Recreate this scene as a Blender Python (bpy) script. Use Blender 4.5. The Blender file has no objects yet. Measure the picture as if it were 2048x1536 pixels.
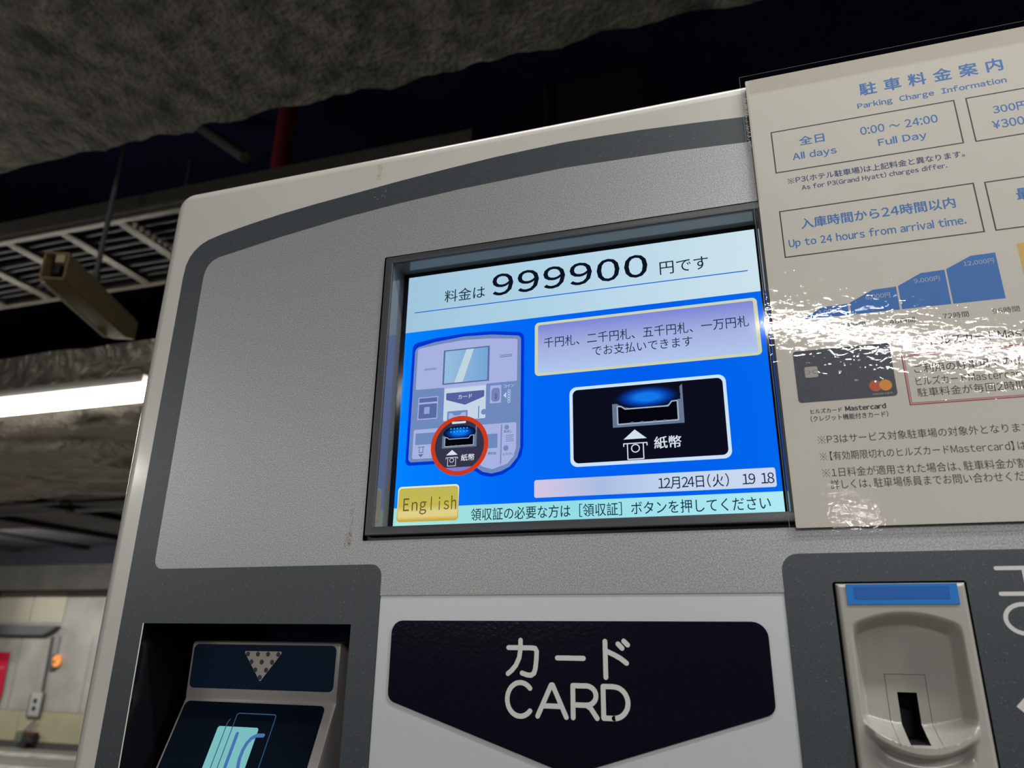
import bpy, bmesh, math, random
from mathutils import Vector, Matrix, Euler, noise
random.seed(7)
sc = bpy.context.scene
C = sc.collection
ZO = 1.722                      # height of the screen's top left corner above the floor
def W(x, y, z): return Vector((x/1000, y/1000, z/1000 + ZO))   # millimetres on the machine -> metres in the world

# ---------------------------------------------------------------- camera, world, lights, exposure
cd = bpy.data.cameras.new('camera'); cam = bpy.data.objects.new('camera', cd); C.objects.link(cam)
cd.sensor_width = 36; cd.lens = 25.998; cd.clip_start = 0.01; cd.clip_end = 200
Rr = Vector((0.95361677, 0.300747, 0.01289546)); Rd = Vector((-0.08896955, 0.32251429, -0.94237411)); Rf = Vector((-0.28757516, 0.89751645, 0.33431236))
M = Matrix.Identity(4)
for i in range(3): M[i][0] = Rr[i]; M[i][1] = -Rd[i]; M[i][2] = -Rf[i]
M.translation = W(193.376, -370.253, -221.822)
cam.matrix_world = M
cd.dof.use_dof = True; cd.dof.focus_distance = 0.42; cd.dof.aperture_fstop = 12
sc.camera = cam
sc.view_settings.view_transform = 'Standard'; sc.view_settings.look = 'None'
sc.view_settings.exposure = 0; sc.view_settings.gamma = 1; sc.view_settings.use_curve_mapping = False
wd = bpy.data.worlds.new('world'); sc.world = wd; wd.use_nodes = True
wd.node_tree.nodes['Background'].inputs[0].default_value = (0.40, 0.50, 1.0, 1)
wd.node_tree.nodes['Background'].inputs[1].default_value = 0.03

def lamp(name, a, b, width, power, col=(1.0, 0.985, 0.955), aim=(0, 0, -1)):
    """long thin area light from a to b (metres), for ceiling tubes and added fills"""
    a = Vector(a); b = Vector(b)
    l = bpy.data.lights.new(name, 'AREA'); l.shape = 'RECTANGLE'; l.size = (b-a).length; l.size_y = width
    l.energy = power; l.color = col
    o = bpy.data.objects.new(name, l); C.objects.link(o)
    x = (b-a).normalized(); z = -Vector(aim).normalized(); z = (z - x*(z.dot(x))).normalized(); y = z.cross(x)
    m = Matrix.Identity(4)
    for i in range(3): m[i][0] = x[i]; m[i][1] = y[i]; m[i][2] = z[i]
    m.translation = (a+b)/2; o.matrix_world = m
    return o
H1 = ZO + 1.0
lamp('tube_or_fill', (0.30, -2.46, H1), (1.45, -3.18, H1), 0.038, 34, aim=(0, .35, -.8))
lamp('tube_or_fill', (0.95, -7.0, H1), (1.40, -7.6, H1), 0.03, 7, aim=(0, .7, -.4))
lamp('tube_or_fill', (-5.2, -3.2, H1), (-4.2, -4.0, H1), 0.07, 37, aim=(0.5, .6, -.5))  # unseen light added on the left for the machine's front
lamp('tube_or_fill', (2.6, -0.9, H1+.1), (3.4, -1.8, H1+.1), 0.07, 46, aim=(-.8, .25, -.5))
lamp('tube_or_fill', (.30, -.42, 2.62), (1.50, -.42, 2.62), 0.06, 17, aim=(-.1, .25, -1))  # unseen tube overhead, set for the notice's top-to-bottom falloff
lamp('tube_or_fill', (-.5, .12, 3.0), (.9, .12, 3.0), 0.07, 7, aim=(0, 0, -1))  # unseen tube set to catch the cabinet's top edge
lamp('tube_or_fill', (-3.4, 0.2, 2.9), (-3.4, 1.0, 2.9), 0.07, 4, aim=(-.2, 0.1, 1))  # fill aimed upward, added to brighten the sprayed beam
lamp('tube_or_fill', (-1.6, -2.6, 2.0), (-.6, -3.2, 2.0), 0.06, 20, aim=(-.1, .5, .8))  # low fill aimed upward, added to lift the beam's underside
lamp('tube_or_fill', (-3.6, 1.9, 3.3), (-2.4, 1.9, 3.3), 0.07, 1.5, aim=(.2, .5, .8))  # weak upward fill, added so the red pipe shows
lamp('tube_or_fill', (-9.8, 6.6, 2.6), (-8.6, 6.6, 2.6), 0.08, 58, aim=(-.1, .55, -.6))
lamp('tube_or_fill', (-13.5, 6.4, 2.6), (-12.3, 6.4, 2.6), 0.08, 50, aim=(.1, .55, -.6))

# ---------------------------------------------------------------- helpers
def node_mat(name):
    m = bpy.data.materials.new(name); m.use_nodes = True
    return m, m.node_tree.nodes, m.node_tree.links, m.node_tree.nodes['Principled BSDF']
def mat(name, col, rough=0.5, metal=0.0, coat=0.0, spec=0.5, bump=0, bscale=100, bdist=0.0002, var=0.0, vscale=20, vdetail=4, stretch=None, coatrough=0.05):
    m, N, L, P = node_mat(name)
    P.inputs['Base Color'].default_value = (*col, 1); P.inputs['Roughness'].default_value = rough
    P.inputs['Metallic'].default_value = metal; P.inputs['Coat Weight'].default_value = coat
    P.inputs['Coat Roughness'].default_value = coatrough
    P.inputs['Specular IOR Level'].default_value = spec
    tc = N.new('ShaderNodeTexCoord'); src = tc.outputs['Object']
    if stretch:
        mp = N.new('ShaderNodeMapping'); mp.inputs['Scale'].default_value = stretch
        L.new(src, mp.inputs[0]); src = mp.outputs[0]
    if var:
        n = N.new('ShaderNodeTexNoise'); n.inputs['Scale'].default_value = vscale; n.inputs['Detail'].default_value = vdetail
        L.new(src, n.inputs['Vector'])
        r = N.new('ShaderNodeMapRange'); r.inputs[1].default_value = .3; r.inputs[2].default_value = .7
        r.inputs[3].default_value = 1-var; r.inputs[4].default_value = 1+var
        L.new(n.outputs['Fac'], r.inputs[0])
        x = N.new('ShaderNodeVectorMath'); x.operation = 'SCALE'; x.inputs[0].default_value = col
        L.new(r.outputs[0], x.inputs['Scale']); L.new(x.outputs[0], P.inputs['Base Color'])
    if bump:
        n2 = N.new('ShaderNodeTexNoise'); n2.inputs['Scale'].default_value = bscale; n2.inputs['Detail'].default_value = 3
        L.new(src, n2.inputs['Vector'])
        b = N.new('ShaderNodeBump'); b.inputs['Strength'].default_value = bump; b.inputs['Distance'].default_value = bdist
        L.new(n2.outputs['Fac'], b.inputs['Height']); L.new(b.outputs[0], P.inputs['Normal'])
        if coat: L.new(b.outputs[0], P.inputs['Coat Normal'])
    return m
def sparkle(name, col, amp, rough, metal, spark=1.0):
    """fine metallic flake paint"""
    m, N, L, P = node_mat(name)
    tc = N.new('ShaderNodeTexCoord')
    n = N.new('ShaderNodeTexNoise'); n.inputs['Scale'].default_value = 1500; n.inputs['Detail'].default_value = 2; n.inputs['Roughness'].default_value = .7
    L.new(tc.outputs['Object'], n.inputs['Vector'])
    r = N.new('ShaderNodeMapRange'); r.inputs[1].default_value = .3; r.inputs[2].default_value = .7; r.inputs[3].default_value = 1-amp; r.inputs[4].default_value = 1+amp
    L.new(n.outputs['Fac'], r.inputs[0])
    v = N.new('ShaderNodeTexVoronoi'); v.inputs['Scale'].default_value = 1900
    L.new(tc.outputs['Object'], v.inputs['Vector'])
    sx = N.new('ShaderNodeSeparateColor'); L.new(v.outputs['Color'], sx.inputs[0])
    g = N.new('ShaderNodeMapRange'); g.inputs[1].default_value = .98; g.inputs[2].default_value = 1.0; g.inputs[3].default_value = 0; g.inputs[4].default_value = spark
    L.new(sx.outputs[0], g.inputs[0])
    ad = N.new('ShaderNodeMath'); ad.operation = 'ADD'; L.new(r.outputs[0], ad.inputs[0]); L.new(g.outputs[0], ad.inputs[1])
    x = N.new('ShaderNodeVectorMath'); x.operation = 'SCALE'; x.inputs[0].default_value = col
    L.new(ad.outputs[0], x.inputs['Scale']); L.new(x.outputs[0], P.inputs['Base Color'])
    P.inputs['Roughness'].default_value = rough; P.inputs['Metallic'].default_value = metal
    return m
def srgb(r, g, b):
    f = lambda c: (c/255/12.92) if c/255 <= .04045 else ((c/255+.055)/1.055)**2.4
    return (f(r), f(g), f(b))
def glow(name, col, strength=1.0):
    m = bpy.data.materials.new(name); m.use_nodes = True; N = m.node_tree.nodes; L = m.node_tree.links
    N.remove(N['Principled BSDF']); e = N.new('ShaderNodeEmission'); e.inputs[0].default_value = (*col, 1); e.inputs[1].default_value = strength
    L.new(e.outputs[0], N['Material Output'].inputs[0]); return m
def glow_ramp(name, stops, axis='X', strength=1.0, stops2=None):
    """screen pixels whose colour runs across the picture"""
    m = glow(name, (1, 1, 1), strength); N = m.node_tree.nodes; L = m.node_tree.links
    tc = N.new('ShaderNodeTexCoord'); sp = N.new('ShaderNodeSeparateXYZ'); L.new(tc.outputs['Generated'], sp.inputs[0])
    def ramp(st, ax):
        r = N.new('ShaderNodeValToRGB')
        while len(r.color_ramp.elements) < len(st): r.color_ramp.elements.new(.5)
        for e, (p, c) in zip(r.color_ramp.elements, st): e.position = p; e.color = (*c, 1)
        L.new(sp.outputs[ax], r.inputs[0]); return r.outputs[0]
    out = ramp(stops, axis)
    if stops2:
        mx = N.new('ShaderNodeMix'); mx.data_type = 'RGBA'; mx.blend_type = 'MULTIPLY'; mx.inputs[0].default_value = 1
        L.new(out, mx.inputs[6]); L.new(ramp(stops2, 'Z' if axis == 'X' else 'X'), mx.inputs[7]); out = mx.outputs[2]
    L.new(out, [n for n in N if n.type == 'EMISSION'][0].inputs[0]); return m

def obj(name, me, m=None, parent=None, label=None, loc=None, **props):
    o = bpy.data.objects.new(name, me); C.objects.link(o)
    if m is not None:
        if isinstance(m, (list, tuple)):
            for q in m: me.materials.append(q)
        else: me.materials.append(m)
    if parent is not None:
        me.transform(Matrix.Translation(-base[parent.name])); o.parent = parent
        base[o.name] = base[parent.name]
    elif loc is not None:
        me.transform(Matrix.Translation(-Vector(loc))); o.location = loc
        base[o.name] = Vector(loc)
    else: base[o.name] = Vector((0, 0, 0))
    if len(me.vertices):
        lo = [min(v.co[k] for v in me.vertices) for k in range(3)]; hi = [max(v.co[k] for v in me.vertices) for k in range(3)]
        me.use_auto_texspace = False
        me.texspace_location = [(a+b)/2 for a, b in zip(lo, hi)]; me.texspace_size = [max((b-a)/2, 1e-5) for a, b in zip(lo, hi)]
    if label: o['label'] = label
    for k, v in props.items(): o[k] = v
    return o
base = {}
def thing(name, label, cat, loc, group=None):
    o = bpy.data.objects.new(name, None); C.objects.link(o); o.location = loc; o.empty_display_size = .05
    o['label'] = label; o['category'] = cat
    if group: o['group'] = group
    base[o.name] = Vector(loc); return o
def tag(o, label, cat, group=None):
    o['label'] = label; o['category'] = cat
    if group: o['group'] = group
    return o
def frombm(bm, name='mesh', smooth=None):
    me = bpy.data.meshes.new(name); bmesh.ops.recalc_face_normals(bm, faces=bm.faces[:]); bm.to_mesh(me); bm.free()
    if smooth is not None:
        for p in me.polygons: p.use_smooth = True
        me.set_sharp_from_angle(angle=math.radians(smooth))
    return me
def add_box(bm, a, b):
    """a, b opposite corners in metres"""
    g = bmesh.ops.create_cube(bm, size=1)['verts']
    a = Vector(a); b = Vector(b); c = (a+b)/2; s = b-a
    for v in g: v.co = Vector((v.co.x*s.x, v.co.y*s.y, v.co.z*s.z)) + c
    return g
def box(a, b, bev=0, seg=2):
    bm = bmesh.new(); add_box(bm, a, b)
    if bev: bmesh.ops.bevel(bm, geom=bm.edges[:], offset=bev, segments=seg, affect='EDGES', profile=.6)
    return frombm(bm, smooth=40 if bev else None)
def tube(bm, pts, r, n=10, cap=True):
    pts = [Vector(p) for p in pts]; rings = []
    for i, p in enumerate(pts):
        d = (pts[min(i+1, len(pts)-1)] - pts[max(i-1, 0)]).normalized()
        u = d.orthogonal().normalized() if i == 0 else (u - d*u.dot(d)).normalized()
        w = d.cross(u)
        rings.append([bm.verts.new(p + (u*math.cos(2*math.pi*k/n) + w*math.sin(2*math.pi*k/n))*r) for k in range(n)])
    for a, b in zip(rings, rings[1:]):
        for k in range(n): bm.faces.new((a[k], a[(k+1) % n], b[(k+1) % n], b[k]))
    if cap: bm.faces.new(rings[0]); bm.faces.new(rings[-1])
def tube_mesh(pts, r, n=10):
    bm = bmesh.new(); tube(bm, pts, r, n); return frombm(bm, smooth=50)

def fillet(pts, seg=6):
    """pts: (x, z, r) corners -> rounded polyline"""
    out = []; n = len(pts)
    for i, q in enumerate(pts):
        r = q[2] if len(q) > 2 else 0
        p = Vector(q[:2])
        if r <= 0: out.append(tuple(p)); continue
        a = (Vector(pts[i-1][:2])-p).normalized(); b = (Vector(pts[(i+1) % n][:2])-p).normalized()
        ang = a.angle(b); t = r/math.tan(ang/2); c = p + (a+b).normalized()*(r/math.sin(ang/2))
        s = p+a*t-c; e = p+b*t-c
        a0 = math.atan2(s.y, s.x); a1 = math.atan2(e.y, e.x); d = (a1-a0+math.pi) % (2*math.pi)-math.pi
        for k in range(seg+1):
            w = a0+d*k/seg; out.append((c.x+r*math.cos(w), c.y+r*math.sin(w)))
    return out
def rrect(x0, x1, z0, z1, r=0): return fillet([(x0, z0, r), (x1, z0, r), (x1, z1, r), (x0, z1, r)])
def ell(cx, cz, rx, rz=None, n=40, a0=0, a1=360):
    rz = rz or rx; full = a1-a0 >= 360
    return [(cx+rx*math.cos(math.radians(a0+(a1-a0)*k/(n if full else n-1))), cz+rz*math.sin(math.radians(a0+(a1-a0)*k/(n if full else n-1)))) for k in range(n)]
def fill_mesh(loops, y0, thick=0, bev=0, bevres=2):
    """flat (or extruded) filled shape in the machine's front plane; y0 = front face, millimetres"""
    cu = bpy.data.curves.new('c', 'CURVE'); cu.dimensions = '2D'; cu.fill_mode = 'BOTH' if thick else 'FRONT'
    for lp in loops:
        s = cu.splines.new('POLY'); s.points.add(len(lp)-1); s.use_cyclic_u = True
        for p, q in zip(s.points, lp): p.co = (q[0]/1000, q[1]/1000, 0, 1)
    if thick:
        cu.extrude = thick/2000 - bev/1000
        if bev: cu.bevel_depth = bev/1000; cu.bevel_resolution = bevres; cu.offset = -bev/1000
    o = bpy.data.objects.new('c', cu); C.objects.link(o); bpy.context.view_layer.update()
    me = bpy.data.meshes.new_from_object(o.evaluated_get(bpy.context.evaluated_depsgraph_get()))
    bpy.data.objects.remove(o); bpy.data.curves.remove(cu)
    me.transform(Matrix(((1, 0, 0, 0), (0, 0, -1, (y0+thick/2)/1000), (0, 1, 0, ZO), (0, 0, 0, 1))))
    bm = bmesh.new(); bm.from_mesh(me); bmesh.ops.remove_doubles(bm, verts=bm.verts[:], dist=1e-6)
    if thick: bmesh.ops.recalc_face_normals(bm, faces=bm.faces[:])
    else:
        bm.normal_update()
        for f in bm.faces:
            if f.normal.y > 0: f.normal_flip()
    bm.to_mesh(me); bm.free(); me.materials.clear()
    if bev:
        for p in me.polygons: p.use_smooth = True
        me.set_sharp_from_angle(angle=math.radians(35))
    return me
def plate(name, loops, y0, m, parent, thick=0, bev=0, label=None): return obj(name, fill_mesh(loops, y0, thick, bev), m, parent, label)
GL = {}
def glyph(ch):
    """outline of one character (always from the full-width set), as (vertices, faces, left, right)"""
    if ch not in GL:
        c2 = chr(ord(ch)+0xFEE0) if 0x21 <= ord(ch) <= 0x7e else ch
        if ch == '¥': c2 = '￥'
        if ch == 'l':
            GL[ch] = ([(.45, 0), (.545, 0), (.545, .79), (.45, .79)], [(0, 1, 2, 3)], .45, .545); return GL[ch]
        cu = bpy.data.curves.new('t', 'FONT'); cu.body = c2; cu.resolution_u = 3
        o = bpy.data.objects.new('t', cu); C.objects.link(o); bpy.context.view_layer.update()
        me = bpy.data.meshes.new_from_object(o.evaluated_get(bpy.context.evaluated_depsgraph_get()))
        bpy.data.objects.remove(o); bpy.data.curves.remove(cu)
        vs = [(v.co.x, v.co.y) for v in me.vertices]; fs = [tuple(p.vertices) for p in me.polygons]; bpy.data.meshes.remove(me)
        GL[ch] = (vs, fs, min(v[0] for v in vs), max(v[0] for v in vs))
    return GL[ch]
def text_mesh(items, y):
    """items: (string, x0, x1, z centre, height or None, pen thickening in mm[, 'mono']) fitted to the width"""
    V = []; F = []
    for it in items:
        s, x0, x1, zc, h, bold = it[:6]; mono = len(it) > 6
        pos = 0; run = []
        for ch in s:
            if ch in ' \u3000': pos += (.5 if mono else .36) if ch == ' ' else 1; continue
            half = ord(ch) < 0x250
            if ch == '※':
                run.append(('K', pos)); pos += 1; continue
            vs, fs, a, b = glyph(ch)
            if half and mono: run.append((ch, pos-(a+b)/2+.25)); pos += .5
            elif half: run.append((ch, pos-a+.055)); pos += b-a+.11
            elif ch in '「[（【' and not mono: run.append((ch, pos-.42)); pos += .58
            elif ch in '、。）】' and not mono: run.append((ch, pos)); pos += .6
            else: run.append((ch, pos)); pos += 1
        pts = []; loc = []
        for ch, p in run:
            if ch == 'K':
                vs = []; fs = []
                def quad(ax_, az, bx, bz_, w):
                    d = math.hypot(bx-ax_, bz_-az); nx_, nz_ = -(bz_-az)/d*w, (bx-ax_)/d*w; k = len(vs)
                    vs.extend([(ax_+nx_, az+nz_), (bx+nx_, bz_+nz_), (bx-nx_, bz_-nz_), (ax_-nx_, az-nz_)]); fs.append((k, k+1, k+2, k+3))
                quad(.1, -.03, .86, .73, .02); quad(.1, .73, .86, -.03, .02)
                for cx, cz in ((.48, .68), (.48, .02), (.15, .35), (.81, .35)): quad(cx-.045, cz, cx+.045, cz, .045)
            else: vs, fs = glyph(ch)[:2]
            loc.append((vs, fs, p)); pts += [(v[0]+p, v[1]) for v in vs]
        mn = min(q[0] for q in pts); mx = max(q[0] for q in pts); z0 = min(q[1] for q in pts); z1 = max(q[1] for q in pts)
        kx = (x1-x0)/(mx-mn); kz = kx if h is None else h/(z1-z0); zm = (z0+z1)/2
        offs = [(0, 0)] if bold <= 0 else [(-bold, 0), (bold, 0), (0, bold*.7), (0, -bold*.7), (-bold*.6, -bold*.5), (bold*.6, bold*.5)]
        for q, (dx, dz) in enumerate(offs):
            for vs, fs, p in loc:
                k = len(V)
                V += [W(x0+(v[0]+p-mn)*kx+dx, y-q*.003, zc+(v[1]-zm)*kz+dz) for v in vs]; F += [tuple(i+k for i in f) for f in fs]
    me = bpy.data.meshes.new('text'); me.from_pydata(V, [], F); return me
def text(name, items, y, m, parent, label=None, join=False):
    if join or len(items) == 1: return obj(name, text_mesh(items, y), m, parent, label)
    for it in items: o = obj(name, text_mesh([it], y), m, parent, label)
    return o
def strokes_mesh(paths, width, y, plane=None, cap=True):
    """rounded pen strokes"""
    bm = bmesh.new(); r = width/2
    P = plane or (lambda x, z, k: W(x, y - k*0.004, z))
    k = 0
    for path in paths:
        for a, b in zip(path, path[1:]):
            a2 = Vector(a); b2 = Vector(b); d = (b2-a2)
            if d.length < 1e-6: continue
            d.normalize(); ang = math.atan2(d.y, d.x); loop = []
            n = 6 if cap else 1
            for i in range(n+1): w = ang+math.pi/2+math.pi*i/n; loop.append((a2.x+r*math.cos(w), a2.y+r*math.sin(w)))
            for i in range(n+1): w = ang-math.pi/2+math.pi*i/n; loop.append((b2.x+r*math.cos(w), b2.y+r*math.sin(w)))
            f = bm.faces.new([bm.verts.new(P(x, z, k % 5)) for x, z in loop]); k += 1
    me = bpy.data.meshes.new('strokes'); bm.to_mesh(me); bm.free(); return me
def strokes(name, paths, width, y, m, parent, label=None, cap=True, plane=None): return obj(name, strokes_mesh(paths, width, y, plane, cap), m, parent, label)
def frame_loop(x0, x1, z0, z1, t): return [rrect(x0, x1, z0, z1), rrect(x0+t, x1-t, z0+t, z1-t)]

# ---------------------------------------------------------------- materials
M_white = mat('cabinet_paint', (.52, .505, .465), .35, coat=.5, coatrough=.12, var=.05, vscale=9, bump=.03, bscale=900, bdist=.0001)
M_panel = sparkle('flake_silver', (.355, .358, .36), .42, .42, .45, .35)
M_band = sparkle('flake_charcoal', (.052, .061, .067), .3, .42, .2, 1.2)
M_silver = mat('satin_silver', (.56, .59, .60), .4, metal=.25, var=.03, vscale=2500)
M_black = mat('gloss_black', (.004, .004, .008), .12, coat=1, bump=.25, bscale=500, bdist=.0003, coatrough=.08)
M_plastic_black = mat('black_plastic', (.006, .006, .009), .35)
M_recess = mat('recess_black', (.006, .006, .009), .16, coat=.6)
M_bezel = mat('bezel_grey', (.045, .048, .054), .38)
M_bezel_in = mat('bezel_wall', (.13, .14, .15), .12, spec=.8)
M_glass_black = mat('screen_border', (.004, .006, .012), .06)
M_ink_white = mat('printed_white', (.58, .575, .55), .5)
M_greyplastic = mat('warm_grey_plastic', (.28, .265, .245), .38)
M_coin = mat('coin_housing_plastic', (.36, .348, .315), .28, coat=.5, coatrough=.15)
M_navy = mat('navy_gloss_plate', (.006, .016, .035), .15, coat=.3)
M_navy2 = mat('dark_reader_plate', (.004, .007, .014), .12, coat=.3)
M_paper = mat('notice_paper', (.585, .555, .50), .75, var=.03, vscale=12)
M_blue = mat('ink_blue', (.035, .155, .47), .6)
M_darkblue = mat('ink_dark_blue', (.035, .06, .18), .6)
M_ink = mat('ink_black', (.02, .02, .028), .6)
M_paperwhite = mat('ink_reversed', (.45, .52, .6), .6)

# ---------------------------------------------------------------- SETTING: car park
M_conc = mat('sprayed_beam', (.19, .18, .155), .95, bump=1, bscale=55, bdist=.02, var=.55, vscale=16, vdetail=10)
M_ceil = mat('dark_deck', (.010, .012, .065), .8, var=.3, vscale=3)
M_floor = mat('garage_floor', (.22, .21, .19), .6, var=.2, vscale=2)
M_wall = mat('wall_concrete', (.36, .35, .315), .8, var=.2, vscale=2.2, vdetail=7)
M_cream = mat('cream_board', (.47, .44, .34), .6, var=.05, vscale=2)
M_cream2 = mat('cream_dado', (.40, .38, .24), .6, var=.1, vscale=2)

obj('floor', box((-26, -12, -.1), (14, 14, 0)), M_floor, None, kind='structure')
obj('ceiling', box((-26, -12, 4.6), (14, 14, 4.75)), M_ceil, None, kind='structure')
obj('wall_back', box((-26, 9.0, 0), (14, 9.2, 4.6)), M_wall, None, kind='structure')
wall = bpy.data.objects['wall_back']
# downstand beam across the back wall and the deck ribs in front of it
obj('trim_2', box((-26, 8.55, 2.219), (14, 8.98, 2.577)), mat('beam_brown', (.042, .039, .033), .85, var=.3, vscale=3), None, kind='structure')
obj('gap_shade', box((-26, 8.6, 2.577), (14, 8.99, 2.86)), mat('beam_gap_shade', (.008, .008, .014), .9), None, kind='structure')  # near-black block added; the darkness above the beam is in its colour
deck = obj('trim_3', box((-26, 5.2, 2.86), (-1, 9.0, 2.95)), mat('deck_sheet', (.06, .058, .06), .6, var=.3, vscale=3), None, kind='structure')
ribmesh = None
for i in range(12):
    x = -19 + i*1.35
    if ribmesh is None:
        rb = obj('rib', box((x, 5.2, 2.80), (x+.16, 8.9, 2.858), .01), mat('deck_rib', (.022, .022, .03), .6), deck); ribmesh = rb; x0 = x
    else:
        r = ribmesh.copy(); C.objects.link(r); r.location = (x-x0, 0, 0)
# cream boards on the wall (a gap is left between neighbours)
def on_wall(name, x0, x1, z0, z1, d, m, bev=.004):
    return obj(name, box(W(x0, 9000-d, z0), W(x1, 9000, z1), bev, 1), m, wall)
for a, b in ((-13600, -12520), (-12500, -11420), (-11400, -10730), (-10715, -10050)):
    on_wall('panel', a, b, 30, 536, 15, M_cream)
for a, b in ((-13000, -11900), (-11885, -10790), (-10775, -9400), (-9385, -8000)):
    on_wall('panel', a, b, -1225, -165, 10, M_wall)
for a, b in ((-13000, -10500), (-10490, -8000)):
    on_wall('dado_panel', a, b, -1638, -1232, 22, M_cream2)
obj('trim_4', box((-11.78, 8.2, 1.6), (-11.45, 8.99, 2.3)), mat('brown_column', (.09, .08, .07), .8), None, kind='structure')

# big sprayed downstand above the machine: bumpy underside with a ragged lower arris
def sprayed_beam():
    bm = bmesh.new(); x0, x1, y0, y1, z0, z1 = -5.5, 3.2, -.9, 1.235, 3.1, 4.6
    nx, ny = 290, 72; g = []
    for i in range(nx+1):
        row = []
        for j in range(ny+1):
            x = x0+(x1-x0)*i/nx; y = y0+(y1-y0)*j/ny
            n = noise.fractal(Vector((x*6, y*6, 0)), .9, 2.1, 5)*.010 + noise.noise(Vector((x*26, y*26, 3)))*.008
            e = noise.fractal(Vector((x*5, 9, 0)), .8, 2.1, 5)*.03 if j == ny else 0
            row.append(bm.verts.new((x, y+e, z0+n)))
        g.append(row)
    for i in range(nx):
        for j in range(ny): bm.faces.new((g[i][j], g[i][j+1], g[i+1][j+1], g[i+1][j]))
    for j, yy in ((ny, y1), (0, y0)):
        top = [bm.verts.new((g[i][j].co.x, g[i][j].co.y, z1)) for i in range(nx+1)]
        for i in range(nx): bm.faces.new((g[i][j], g[i+1][j], top[i+1], top[i]))
    return frombm(bm, smooth=60)
obj('trim_1', sprayed_beam(), M_conc, None, kind='structure')

# ---------------------------------------------------------------- cable ladder
M_rack = mat('rack_steel', (.075, .066, .048), .5, metal=.2, var=.2, vscale=8)
M_rackd = mat('rack_steel_dark', (.10, .09, .075), .6)
M_cable = mat('cable_sheath', (.012, .012, .022), .6)
LZ = 1378
rack = thing('cable_ladder', 'ladder-like steel cable tray hung high behind the unlit lamp, left of the machine', 'cable tray', W(-2600, 1860, LZ))
for yy, s in ((1612, 1), (2132, -1)):
    r1 = obj('side_rail', box(W(-4600, yy, LZ), W(-600, yy+s*26, LZ+14), .002), M_rack, rack)
    obj('flange', box(W(-4600, yy-s*4, LZ+14), W(-600, yy, LZ+95)), M_rackd, r1)
xs = [-2455 + k*300 for k in range(-7, 7)]
bmr = box(W(0, 1638, LZ+2), W(48, 2106, LZ+18), .002)
for k, x in enumerate(xs):
    me = bmr
    o = bpy.data.objects.new('rung', me); C.objects.link(o)
    if k == 0: me.materials.append(M_rack); me.transform(Matrix.Translation(-base[rack.name]))
    o.parent = rack; o.location = (x/1000, 0, 0)
for k in range(9):
    y = 1668+k*50
    bm = bmesh.new(); pts = [W(-4600+i*400, y+random.uniform(-10, 10), LZ+30+random.uniform(0, 6)) for i in range(11)]
    tube(bm, pts, random.uniform(.008, .015), 8); obj('cable', frombm(bm, smooth=60), M_cable, rack)
# beaded chain laid across the ladder
bm = bmesh.new()
for i in range(14):
    t = i/13; bmesh.ops.create_uvsphere(bm, u_segments=8, v_segments=6, radius=.012, matrix=Matrix.Translation(W(-2075+t*18, 1660+t*430, LZ-2)))
tag(obj('spiral_wrap', frombm(bm, smooth=80), mat('pale_beads', (.4, .36, .29), .5), None, loc=W(-2066, 1875, LZ)), 'pale beaded spiral wrap crossing the cable tray beside the machine', 'cable wrap')

# ---------------------------------------------------------------- unlit lamp box on a rod
M_box = mat('beige_lamp_paint', (.25, .195, .095), .7, spec=.05, var=.06, vscale=10)
bz = 1078
p0, p1, q0, q1 = W(-1919, 1208, 878), W(-1847, 1225, 878), W(-2113, 1687, 878), W(-2022, 1683, 878)
ax = (((q0+q1)/2)-((p0+p1)/2)); LN = ax.length; ax.normalize(); ac = Vector((ax.y, -ax.x, 0)); up = Vector((0, 0, 1)); ctr = (p0+p1)/2
lampb = thing('hanging_lamp_housing', 'beige open-ended box lamp, unlit, hanging from a rod left of the machine', 'lamp', ctr)
def LB(a, c, h): return ctr + ax*a + ac*c + up*h
def lbox(a0, a1, c0, c1, h0, h1):
    bm = bmesh.new(); v = [bm.verts.new(LB(a, c, h)) for a in (a0, a1) for c in (c0, c1) for h in (h0, h1)]
    for f in ((0, 1, 3, 2), (4, 6, 7, 5), (0, 4, 5, 1), (2, 3, 7, 6), (0, 2, 6, 4), (1, 5, 7, 3)): bm.faces.new([v[i] for i in f])
    return bm
HW, HH = .040, .098
# shell: four walls, open at the near end, chamfered at the far end
bm = bmesh.new()
t = .006
ringo = lambda a, w, h0, h1: [bm.verts.new(LB(a, c, h)) for c, h in ((-w, h0), (w, h0), (w, h1), (-w, h1))]
A = ringo(0, HW, 0, HH); B = ringo(LN-.02, HW, 0, HH); Cc = ringo(LN+.05, HW*.95, .022, HH-.004)
A2 = ringo(0, HW-t, t, HH-t); B2 = ringo(.16, HW-t, t, HH-t)
for a, b in ((A, B), (B, Cc), (A, A2), (A2, B2)):
    for k in range(4): bm.faces.new((a[k], a[(k+1) % 4], b[(k+1) % 4], b[k]))
bm.faces.new(Cc); bm.faces.new(B2)
bmesh.ops.bevel(bm, geom=[e for e in bm.edges if e.calc_length() > .3], offset=.004, segments=2, affect='EDGES')
obj('housing', frombm(bm, smooth=30), M_box, lampb)
obj('lower_lens', frombm(lbox(.02, LN-.03, -HW-.002, -HW+.010, -.006, .0), smooth=None), mat('pale_edge_strip', (.55, .5, .42), .4), lampb, 'pale lower edge strip')
obj('socket', frombm(lbox(.02, .10, -.012, .006, .03, HH-.006)), mat('socket_dark', (.02, .02, .03), .4), lampb)
obj('bracket', frombm(lbox(.005, .05, -.004, .024, HH-.034, HH-.006)), mat('bracket_pale', (.5, .4, .25), .4), lampb)
rt = LB(.25, .0, HH)
hr = tube_mesh([rt, rt+Vector((0, 0, .35)), rt+Vector((0, 0, 1.9))], .009, 10)
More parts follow.
